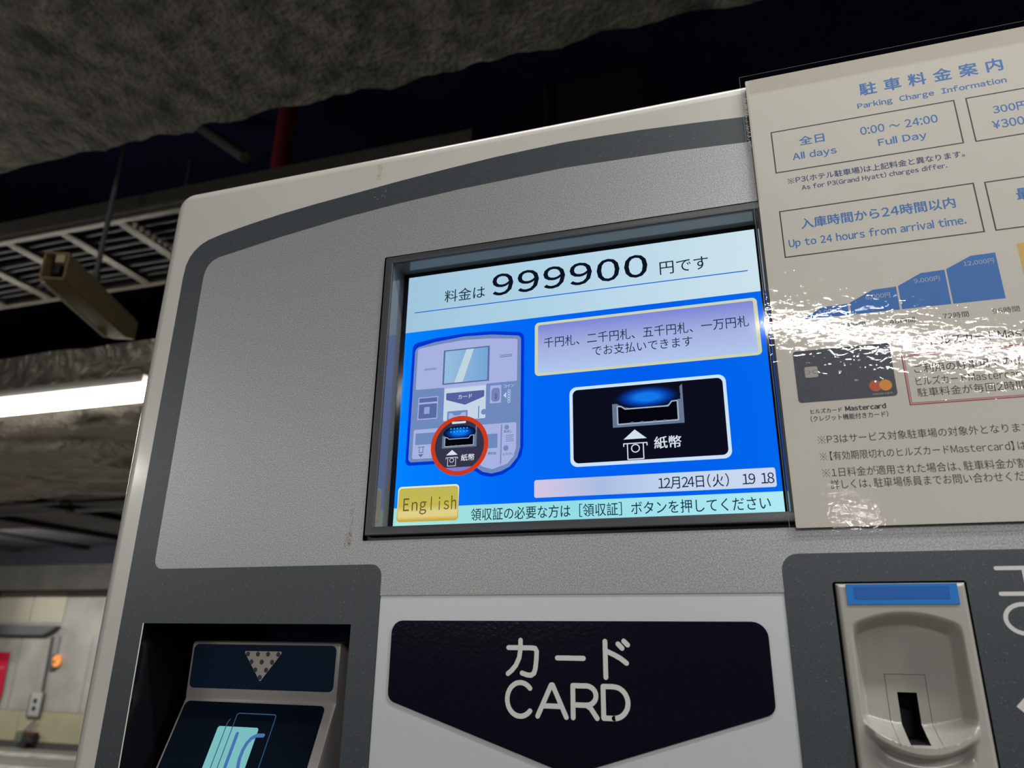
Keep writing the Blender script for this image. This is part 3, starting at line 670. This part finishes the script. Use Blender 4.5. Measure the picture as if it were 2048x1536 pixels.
for w_, a, b, z in (('取消し', 65.8, 70.8, -107.0), ('とりけし', 65.6, 71.8, -120.2), ('領収証', 56.5, 61.6, -119.2)): text('lettering', [(w_, a, b, z, None, .04)], Y-.25, s_sl, dsp)
strokes('machine_picture_speaker', [[(67.5+k*.9, -109.4-j*1.1), (67.7+k*.9, -109.4-j*1.1)] for k in range(5) for j in range(4)], .5, Y-.25, s_sl, dsp)
scr('machine_picture_receipt', [rrect(52, 62.1, -116.2, -107.8)], 4, s_body)
scr('machine_picture_card_mouth', [rrect(30.6, 43.4, -98, -92.2)], 4, s_body)
scr('machine_picture_card_mouth_inner', [fillet([(31.6, -97.6, 0), (42.4, -97.6, 0), (42.4, -93.4, 0), (40, -93.4, 0), (38.6, -95, 0), (35, -95, 0), (33.6, -93.4, 0), (31.6, -93.4, 0)])], 5, s_lav)
# red magnifier ring
RC = (39.0, -113.3)
ringo_ = scr('magnifier_ring', [ell(RC[0], RC[1], 17.7, n=64)], 7, glow('screen_red', srgb(205, 58, 30)), 'red ring on the screen')
scr('magnifier_view', [ell(RC[0], RC[1], 15.1, n=64)], 8, glow('screen_magnifier', srgb(52, 52, 74)))
scr('magnifier_floor', [ell(RC[0], RC[1], 15.1, n=20, a0=238, a1=302)], 9, glow('screen_lilac', srgb(125, 125, 205)))
scr('magnifier_tab', [rrect(34, 42.6, -100.2, -98.9, .3)], 9, s_wht)
note_slot(28.3, 49.6, -114.6, -107.2, 9, 5.5, .62)
strokes('blue_lights', [[(33.5+k*2.0, z), (33.7+k*2.0, z)] for k in range(6) for z in (-103.2, -105.0)], .7, Y-.66, glow('screen_cyan', srgb(60, 190, 255)), dsp)
note_icon(34.8, -115.8, 7.2, 12, .58)
text('lettering', [('紙幣', 40.5, 48.6, -120.7, 3.9, .06)], Y-.62, s_wht, dsp)
# touch glass in front of the picture
def film_mat(name, tint, refl, bump, scale, rough=.03):
    m = bpy.data.materials.new(name); m.use_nodes = True; N = m.node_tree.nodes; L = m.node_tree.links; N.remove(N['Principled BSDF'])
    t = N.new('ShaderNodeBsdfTransparent'); t.inputs[0].default_value = (*tint, 1)
    g = N.new('ShaderNodeBsdfGlossy'); g.inputs['Roughness'].default_value = rough
    # Schlick reflectance, the same seen from either side of the film
    lw = N.new('ShaderNodeLayerWeight'); lw.inputs['Blend'].default_value = .5
    pw = N.new('ShaderNodeMath'); pw.operation = 'POWER'; pw.inputs[1].default_value = 5; L.new(lw.outputs['Facing'], pw.inputs[0])
    f0 = ((refl-1)/(refl+1))**2
    ma = N.new('ShaderNodeMath'); ma.operation = 'MULTIPLY_ADD'; ma.inputs[1].default_value = 1-f0; ma.inputs[2].default_value = f0; L.new(pw.outputs[0], ma.inputs[0])
    mx = N.new('ShaderNodeMixShader'); L.new(ma.outputs[0], mx.inputs[0]); L.new(t.outputs[0], mx.inputs[1]); L.new(g.outputs[0], mx.inputs[2])
    L.new(mx.outputs[0], N['Material Output'].inputs[0])
    if bump:
        tc = N.new('ShaderNodeTexCoord'); n = N.new('ShaderNodeTexNoise'); n.inputs['Scale'].default_value = scale; n.inputs['Detail'].default_value = 2.5; n.inputs['Distortion'].default_value = .6
        mp = N.new('ShaderNodeMapping'); mp.inputs['Scale'].default_value = (.62, 1, 1.1); mp.inputs['Rotation'].default_value = (0, -.25, 0)
        L.new(tc.outputs['Object'], mp.inputs[0]); L.new(mp.outputs[0], n.inputs['Vector'])
        b = N.new('ShaderNodeBump'); b.inputs['Strength'].default_value = 1; b.inputs['Distance'].default_value = bump
        L.new(n.outputs['Fac'], b.inputs['Height']); L.new(b.outputs[0], g.inputs['Normal'])
    return m
plate('touch_glass', [rrect(-4.1, 213.0, -160.7, 3.1)], 12.6, film_mat('touch_glass', (.99, .99, .99), 1.2, 0, 1, .06), dsp)

# ---------------------------------------------------------------- contactless card reader in its recess
def recess(loop, depth, m, name):
    bm = bmesh.new(); f = [bm.verts.new(W(x, 0, z)) for x, z in loop]; b = [bm.verts.new(W(x, depth, z)) for x, z in loop]
    n = len(f)
    for k in range(n): bm.faces.new((f[k], f[(k+1) % n], b[(k+1) % n], b[k]))
    bm.faces.new(b); return obj(name, frombm(bm), m, mach)
recess(ICO, 62, M_recess, 'reader_recess')
plate('recess_edge', [rrect(-151.0, -150.2, -420, -211.6)], -.1, mat('edge_bright', (.75, .73, .66), .3), mach)
SL = .45
def reader_body():
    prof = [(58, -220.8), (27, -220.8), (24.8, -221.6), (24, -223.4), (24, -250), (24.3, -252.6)]
    prof += [(24.3-SL*k, -253.2-k) for k in (0.5, 20, 40, 60, 80, 100)] + [(58, -354)]
    bm = bmesh.new(); xs_ = [(-134.2, 2.5), (-133.7, .8), (-132.6, 0), (-34.6, 0), (-33.0, .8), (-32.2, 3)]
    rings = []
    for x, dy in xs_:
        rings.append([bm.verts.new(W(x, y + (dy if y < 50 else 0), z - (dy if z > -221.5 and y < 50 else 0))) for y, z in prof])
    n = len(prof)
    for a, b in zip(rings, rings[1:]):
        for k in range(n): bm.faces.new((a[k], a[(k+1) % n], b[(k+1) % n], b[k]))
    bm.faces.new(rings[0]); bm.faces.new(rings[-1]); return frombm(bm, smooth=40)
rd = obj('card_reader', reader_body(), M_greyplastic, mach, 'grey contactless card reader')
obj('upper_plate', fill_mesh([rrect(-131.6, -35.0, -247.2, -222.9, 3)], 23.8), M_navy, rd, 'dark navy upper plate')
def tri_holes():
    T = [(-96.0, -226.6), (-69.8, -226.6), (-82.9, -242.6)]
    return T
obj('speaker_triangle', fill_mesh([fillet([(-96.2, -226.4, .8), (-82.9, -243.0, .8), (-69.6, -226.4, .8)])], 23.7), mat('pale_grille', (.38, .35, .31), .5), rd, 'pale triangle')
bmh = []
for r_, (z, xs_) in enumerate([(-228.0, (-93.2, -86.4, -79.5, -72.6)), (-232.3, (-90.2, -83.2, -76.2)), (-236.6, (-86.9, -79.6)), (-240.6, (-83.3,))]):
    for x in xs_: bmh.append(ell(x, z, 1.35, 1.35, 14))
obj('grille_hole', fill_mesh(bmh, 23.6), mat('hole_dark', (.03, .03, .035), .6), rd)
cs = 1/math.sqrt(1+SL*SL)
def low(x, s, k=0):   # point on the sloping lower face: s millimetres down the slope
    dz = s*cs; y = 24.0-.25 - SL*dz - .07*k; return W(x, y, -254-dz)
def slab(name, loop, k, m, label=None):
    bm = bmesh.new(); bm.faces.new([bm.verts.new(low(x, s, k)) for x, s in loop])
    bmesh.ops.triangulate(bm, faces=bm.faces[:]); return obj(name, frombm(bm), m, rd, label)
slab('lower_plate', fillet([(-131.8, 100, 0), (-131.8, .4, 3), (-38.6, .4, 3), (-38.6, 100, 0)]), 0, M_navy2, 'black lower plate')
slab('card_emblem', fillet([(-102.9, 60, 0), (-102.9, 13.6, 1.4), (-76.0, 13.6, 1.4), (-76.0, 60, 0)]), 1, glow('emblem_cyan', srgb(122, 188, 190)), 'pale cyan card emblem')
pl = lambda x, s, k: low(x, s, 2+.3*k)
M_emb = glow('emblem_blue', srgb(70, 112, 170)); M_emb2 = glow('emblem_line', srgb(48, 80, 112))
strokes('emblem_line', [fillet([(-93.3, 60, 0), (-93.3, 6.2, 1.5), (-67.6, 6.2, 1.5), (-67.6, 60, 0)])], .55, 0, M_emb2, rd, plane=pl)
strokes('emblem_line', [[(-96.6, 9.6), (-97.4, 10.8), (-97.6, 12), (-97.6, 60)]], .55, 0, M_emb2, rd, plane=pl)
strokes('emblem_letter', [[(-88.6, 17.2), (-88.6, 60)], [(-71.6, 17.4), (-75.6, 17.6), (-78.4, 19.2), (-80.2, 21.8), (-81.2, 25.5), (-81.4, 30), (-80.4, 35), (-77, 39), (-71.6, 40)]], 2.1, 0, M_emb, rd, plane=pl, label='blue IC letters')

# ---------------------------------------------------------------- coin slot unit
recess(COI, 30, M_plastic_black, 'coin_recess')
def ss(a, b, t):
    t = max(0, min(1, (t-a)/(b-a))); return t*t*(3-2*t)
def coin_depth(x, z):
    u = (x-253.8)/21.0                       # -1..1 across the bowl
    arcz = -205.3 - 5.0*u*u                  # upper edge of the bowl
    lipz = -258.3 + 7.6*u*u                  # the lip's outer edge
    rim = -1.2
    side = ss(232.0, 236.0, x)*(1-ss(271.5, 275.6, x))
    if z > lipz:
        d = arcz - z
        top = ss(0, 6.5, d)
        back = 9.0 + 1.6*ss(0, 30, d)
        t = max(0, min(1, 1-(z-lipz)/(7.4-3.6*u*u)))
        floor_ = (back+5.5)*(t**1.12)
        y = rim + (back-rim)*top*side - floor_*top*side
        edge = abs(x-253.8)-22.0
        return y
    # below the lip: rolled nose, then a shallow shelf
    e = lipz - z
    nose = -5.5*(1-ss(2.6-1.0*u*u, 5.2, e))*side*(1-.25*ss(0, 1, abs(u)))
    shelf = 3.4*ss(3.6, 6, e)*(1-ss(7.5, 13, e))*ss(234, 240, x)*(1-ss(267, 273, x))
    return rim + nose + shelf
def coin_body():
    x0, x1, z0, z1 = 228.3, 279.5, -330.0, -193.5; st = .4
    nx = int((x1-x0)/st); nz = int((z1-z0)/st); bm = bmesh.new(); g = []
    for i in range(nx+1):
        row = []
        for j in range(nz+1):
            x = x0+(x1-x0)*i/nx; z = z1-(z1-z0)*j/nz
            y = coin_depth(x, z)
            b = max(0, 1.6-min(x-x0, x1-x, z1-z)); y += b*b*.55
            if 248.6 < x < 255.8 and -257.4 < z < -238.6: y = 27
            row.append(bm.verts.new(W(x, y, z)))
        g.append(row)
    for i in range(nx):
        for j in range(nz):
            x = x0+(x1-x0)*(i+.5)/nx; z = z1-(z1-z0)*(j+.5)/nz
            f = bm.faces.new((g[i][j], g[i][j+1], g[i+1][j+1], g[i+1][j]))
            if min(abs(v.co.y-.027) for v in f.verts) < .0005: f.material_index = 1
    # skirt back into the recess
    for line in ([g[0][j] for j in range(nz+1)], [g[nx][j] for j in range(nz+1)], [g[i][0] for i in range(nx+1)]):
        bk = [bm.verts.new((v.co.x, .02, v.co.z)) for v in line]
        for a, b, c, d in zip(line, line[1:], bk[1:], bk): bm.faces.new((a, b, c, d))
    return frombm(bm, smooth=50)
cu_ = obj('coin_slot_unit', coin_body(), [M_coin, mat('slot_inside', (.002, .002, .003), .6)], mach, 'glossy grey coin slot housing')
led = obj('light_window', fill_mesh([rrect(232.3, 276.2, -202.5, -193.9, .3)], -1.7, .9), mat('blue_window', (.035, .20, .60), .12, coat=.5), cu_, 'translucent blue light window')
obj('window_core', fill_mesh([rrect(235.2, 272.9, -200.4, -195.0)], -1.76), mat('blue_window_core', (.010, .11, .42), .3), led, None)
def follow(paths, off=.12, w=.16):
    bm = bmesh.new()
    for p in paths:
        for (ax_, az), (bx, bz_) in zip(p, p[1:]):
            n = max(2, int(math.hypot(bx-ax_, bz_-az)/.6)); nx_, nz_ = -(bz_-az), (bx-ax_); l = math.hypot(nx_, nz_); nx_ /= l; nz_ /= l
            prev = None
            for k in range(n+1):
                x = ax_+(bx-ax_)*k/n; z = az+(bz_-az)*k/n; y = coin_depth(x, z)-off
                cur = (bm.verts.new(W(x-nx_*w/2, y, z-nz_*w/2)), bm.verts.new(W(x+nx_*w/2, y, z+nz_*w/2)))
                if prev: bm.faces.new((prev[0], prev[1], cur[1], cur[0]))
                prev = cur
    return frombm(bm)
obj('plate_seam', follow([[(244.4, -258), (244.4, -231.1), (260.3, -231.1), (260.3, -258)]]), mat('seam_dark', (.06, .055, .045), .8), cu_, 'thin seam around the slot plate')
# legend beside the coin slot
strokes('lettering', [[(292.4, -187.8), (302.6, -187.8), (302.6, -198.3)], [(292.4, -198.3), (303.8, -198.3)], [(308.5, -194), (314, -191), (318.5, -186.8)], [(314.5, -191), (314.5, -200)], [(323, -188), (326, -190)], [(323, -199), (328, -196.5), (333, -190)],
    ell(299.6, -208.4, 7.3, 5.9, 22, 42, 318), ell(316.5, -208.4, 7.6, 5.9, 26)+[(324.1, -208.4)], [(329, -202.6), (329, -214.2)], [(334, -214.2), (334, -202.6), (343, -214.2), (343, -202.6)]], 1.7, -.06, M_ink_white, mach, 'white katakana and COIN lettering')
plate('coin_arrow', [[(289.9, -242.0), (303, -255), (303, -229)]], -.06, M_ink_white, mach, label='white arrow pointing left to the coin slot')

# ================================================================ NOTICE SHEET
nt = thing('notice_sheet', 'laminated parking charge notice taped over the machine beside the screen', 'notice', W(305, -2, 90))
PY = -2.2
paper = plate('paper', [rrect(214.4, 397, -168.6, 87.8, .8)], PY, M_paper, nt, thick=.25)
def pt(items, m, label=None): return text('lettering', items, PY-.03, m, nt, label)
def pp(name, loops, m, lay=1, label=None): return plate(name, loops, PY-.03*lay, m, nt, label=label)
B = .10
pt([('駐 車 料 金 案 内', 272.6, 340.6, 67.2, 8.0, .20)], M_blue, 'blue heading of the notice')
pt([('Parking  Charge  Information', 270.2, 340.6, 56.4, 4.6, B), ('全日', 238.7, 251.4, 41.0, 5.6, B), ('All days', 234.4, 256.4, 31.2, 5.6, B), ('0:00 〜 24:00', 269.5, 306.3, 40.6, 4.9, B), ('Full Day', 277, 299.8, 31.2, 5.6, B),
    ('300円', 331.6, 346.6, 39.6, 4.9, B), ('¥300', 329.8, 343.7, 30.8, 4.9, B),
    ('入庫時間から24時間以内', 234.1, 306.0, -10.2, 6.2, .12), ('Up to 24 hours from arrival time.', 226.9, 309.0, -21.4, 5.9, B), ('最大料金', 332.6, 360, -10.8, 6.6, .18)], M_blue)
pt([('※P3(ホテル駐車場)は上記料金と異なります。', 230.3, 314.8, 16.9, 4.0, .07), ('As for P3(Grand Hyatt) charges differ.', 236.8, 306.0, 11.3, 4.0, .07)], M_darkblue)
for x0, x1, z0, z1 in ((224.7, 315.7, 22.9, 50.0), (320.7, 388, 22.5, 49.9), (224.0, 315.9, -29.0, -.8), (320.3, 388, -29.1, -1.3)):
    pp('frame_line', frame_loop(x0, x1, z0, z1, .62), M_ink)
for nm, lp in (('24', [(228.6, -64.9), (238.5, -59.1), (250.4, -58.8), (250.4, -64.9)]), ('48', [(251.4, -64.9), (251.4, -58.4), (262.6, -52.8), (273.2, -52.5), (273.2, -64.9)]),
               ('72', [(274.1, -64.9), (274.1, -52.3), (285, -46.8), (295.4, -46.5), (295.4, -64.9)]), ('96', [(296.2, -64.9), (296.2, -46.3), (307.6, -40.8), (318.1, -40.6), (318.1, -64.9)])):
    pp('chart_step', [lp], M_blue)
PY -= .05
pt([('3,000円', 236.2, 247.2, -62.1, 2.7, 0), ('6,000円', 259, 270, -56.6, 2.7, 0), ('9,000円', 281.5, 292.7, -50.8, 2.7, 0), ('12,000円', 303.9, 316.7, -44.8, 2.7, 0)], M_paperwhite)
PY += .05
pp('orange_block', [rrect(327.6, 392, -63, -37.4, .5)], mat('ink_orange', (.62, .40, .11), .6), label='orange block at the sheet edge')
pt([('24時間', 246, 256.9, -70.4, 3.0, 0), ('48時間', 267.7, 278.8, -70.8, 3.0, 0), ('72時間', 290.8, 301.7, -70.8, 3.0, 0), ('96時間', 311.6, 322.6, -70.8, 3.0, 0),
    ('ヒルズカードMastercard', 283.5, 341.5, -82.6, 4.8, 0),
    ('ご利用の駐車場での精算時に', 274.6, 333.0, -96.0, 4.4, 0), ('ヒルズカードMastercard', 274.4, 319.3, -102.2, 4.2, 0), ('駐車料金が毎回2時間', 274.2, 318.2, -107.8, 4.3, 0), ('無料になります', 319.4, 350, -107.8, 4.3, 0),
    ('※P3はサービス対象駐車場の対象外となります。', 228.6, 318.2, -127.4, 4.3, 0), ('※【有効期限切れのヒルズカードMastercard】は', 228.6, 312.8, -135.5, 4.3, 0), ('※1日料金が適用された場合は、駐車料金が割引', 228.7, 315.4, -143.4, 4.4, 0), ('詳しくは、駐車場係員までお問い合わせください。', 231.6, 319.2, -149.1, 4.4, 0),
    ('ヒルズカード', 227.0, 240.9, -113.2, 2.3, .05), ('Mastercard', 242.5, 260.0, -112.9, 2.5, .13), ('(クレジット機能付きカード)', 226.6, 260.5, -116.9, 2.9, .04)], M_ink)
red = mat('ink_red', (.36, .035, .07), .6)
pp('red_frame', frame_loop(270.1, 390, -113.7, -88.4, .55), red); pp('red_frame', frame_loop(271.0, 389.1, -112.8, -89.3, .3), red)
cardp = pp('card_picture', [rrect(222.1, 265.9, -108.5, -81.6, 1.6)], mat('card_slate', (.045, .05, .07), .5, var=.2, vscale=900), 1, 'dark bank card picture')
def cp(name, loops, m, lay, label=None): return plate(name, loops, PY-.03*lay, m, cardp, label=label)
cp('chip', [rrect(226.6, 232.6, -95.9, -90.3, .9)], mat('chip_silver', (.34, .33, .30), .4), 2)
strokes('chip_line', [[(226.6, -92.2), (228.6, -92.2), (228.6, -94), (226.6, -94)], [(232.6, -92.2), (230.6, -92.2), (230.6, -94), (232.6, -94)], [(228.6, -93.1), (230.6, -93.1)]], .16, PY-.09, mat('chip_groove', (.12, .12, .11), .5), cardp)
cp('emblem_disc', [ell(257.1, -102.8, 2.75)], mat('disc_red', (.52, .10, .05), .6), 2, 'red disc')
cp('emblem_disc', [ell(261.4, -102.8, 2.75)], mat('disc_orange', (.70, .30, .04), .6), 3, 'orange disc')
text('lettering', [('mastercard', 255.2, 263.6, -106.8, 1.0, .03)], PY-.09, mat('card_pale_ink', (.4, .4, .4), .6), cardp)
# laminate film over and beyond the paper, and tape strips
film = plate('laminate_film', [rrect(211.5, 399.6, -171.3, 91.1, 2)], PY-.35, film_mat('laminate', (.97, .97, .96), 1.5, .000062, 320, .012), nt)
plate('film_edge', frame_loop(211.5, 399.6, -171.3, 91.1, .12), PY-.36, mat('film_edge_pale', (.3, .3, .3), .2), film)
bm = bmesh.new()
for k in range(42):
    z = 76-k*.72*1.15; w = random.uniform(.4, 2.2); x = 212.0+random.uniform(0, .7)
    bm.faces.new([bm.verts.new(W(*p)) for p in ((x, PY-.40, z), (x+w, PY-.40, z+random.uniform(-.3, .3)), (x+w, PY-.40, z+.25), (x, PY-.40, z+random.uniform(.15, .4)))])
obj('tape_crinkle', frombm(bm), mat('crinkle_pale', (.5, .5, .48), .3), nt, kind='stuff')
plate('tape_strip', [rrect(216, 398, 77.9, 91.5)], PY-.45, film_mat('clear_tape', (.955, .95, .93), 1.45, .00004, 60, .1), nt, label='clear tape along the top of the notice')
plate('tape_strip', [rrect(211.8, 215.4, 7.5, 84)], PY-.45, film_mat('clear_tape_side', (.93, .93, .92), 1.5, .0001, 200, .1), nt, label='clear tape down the left edge')
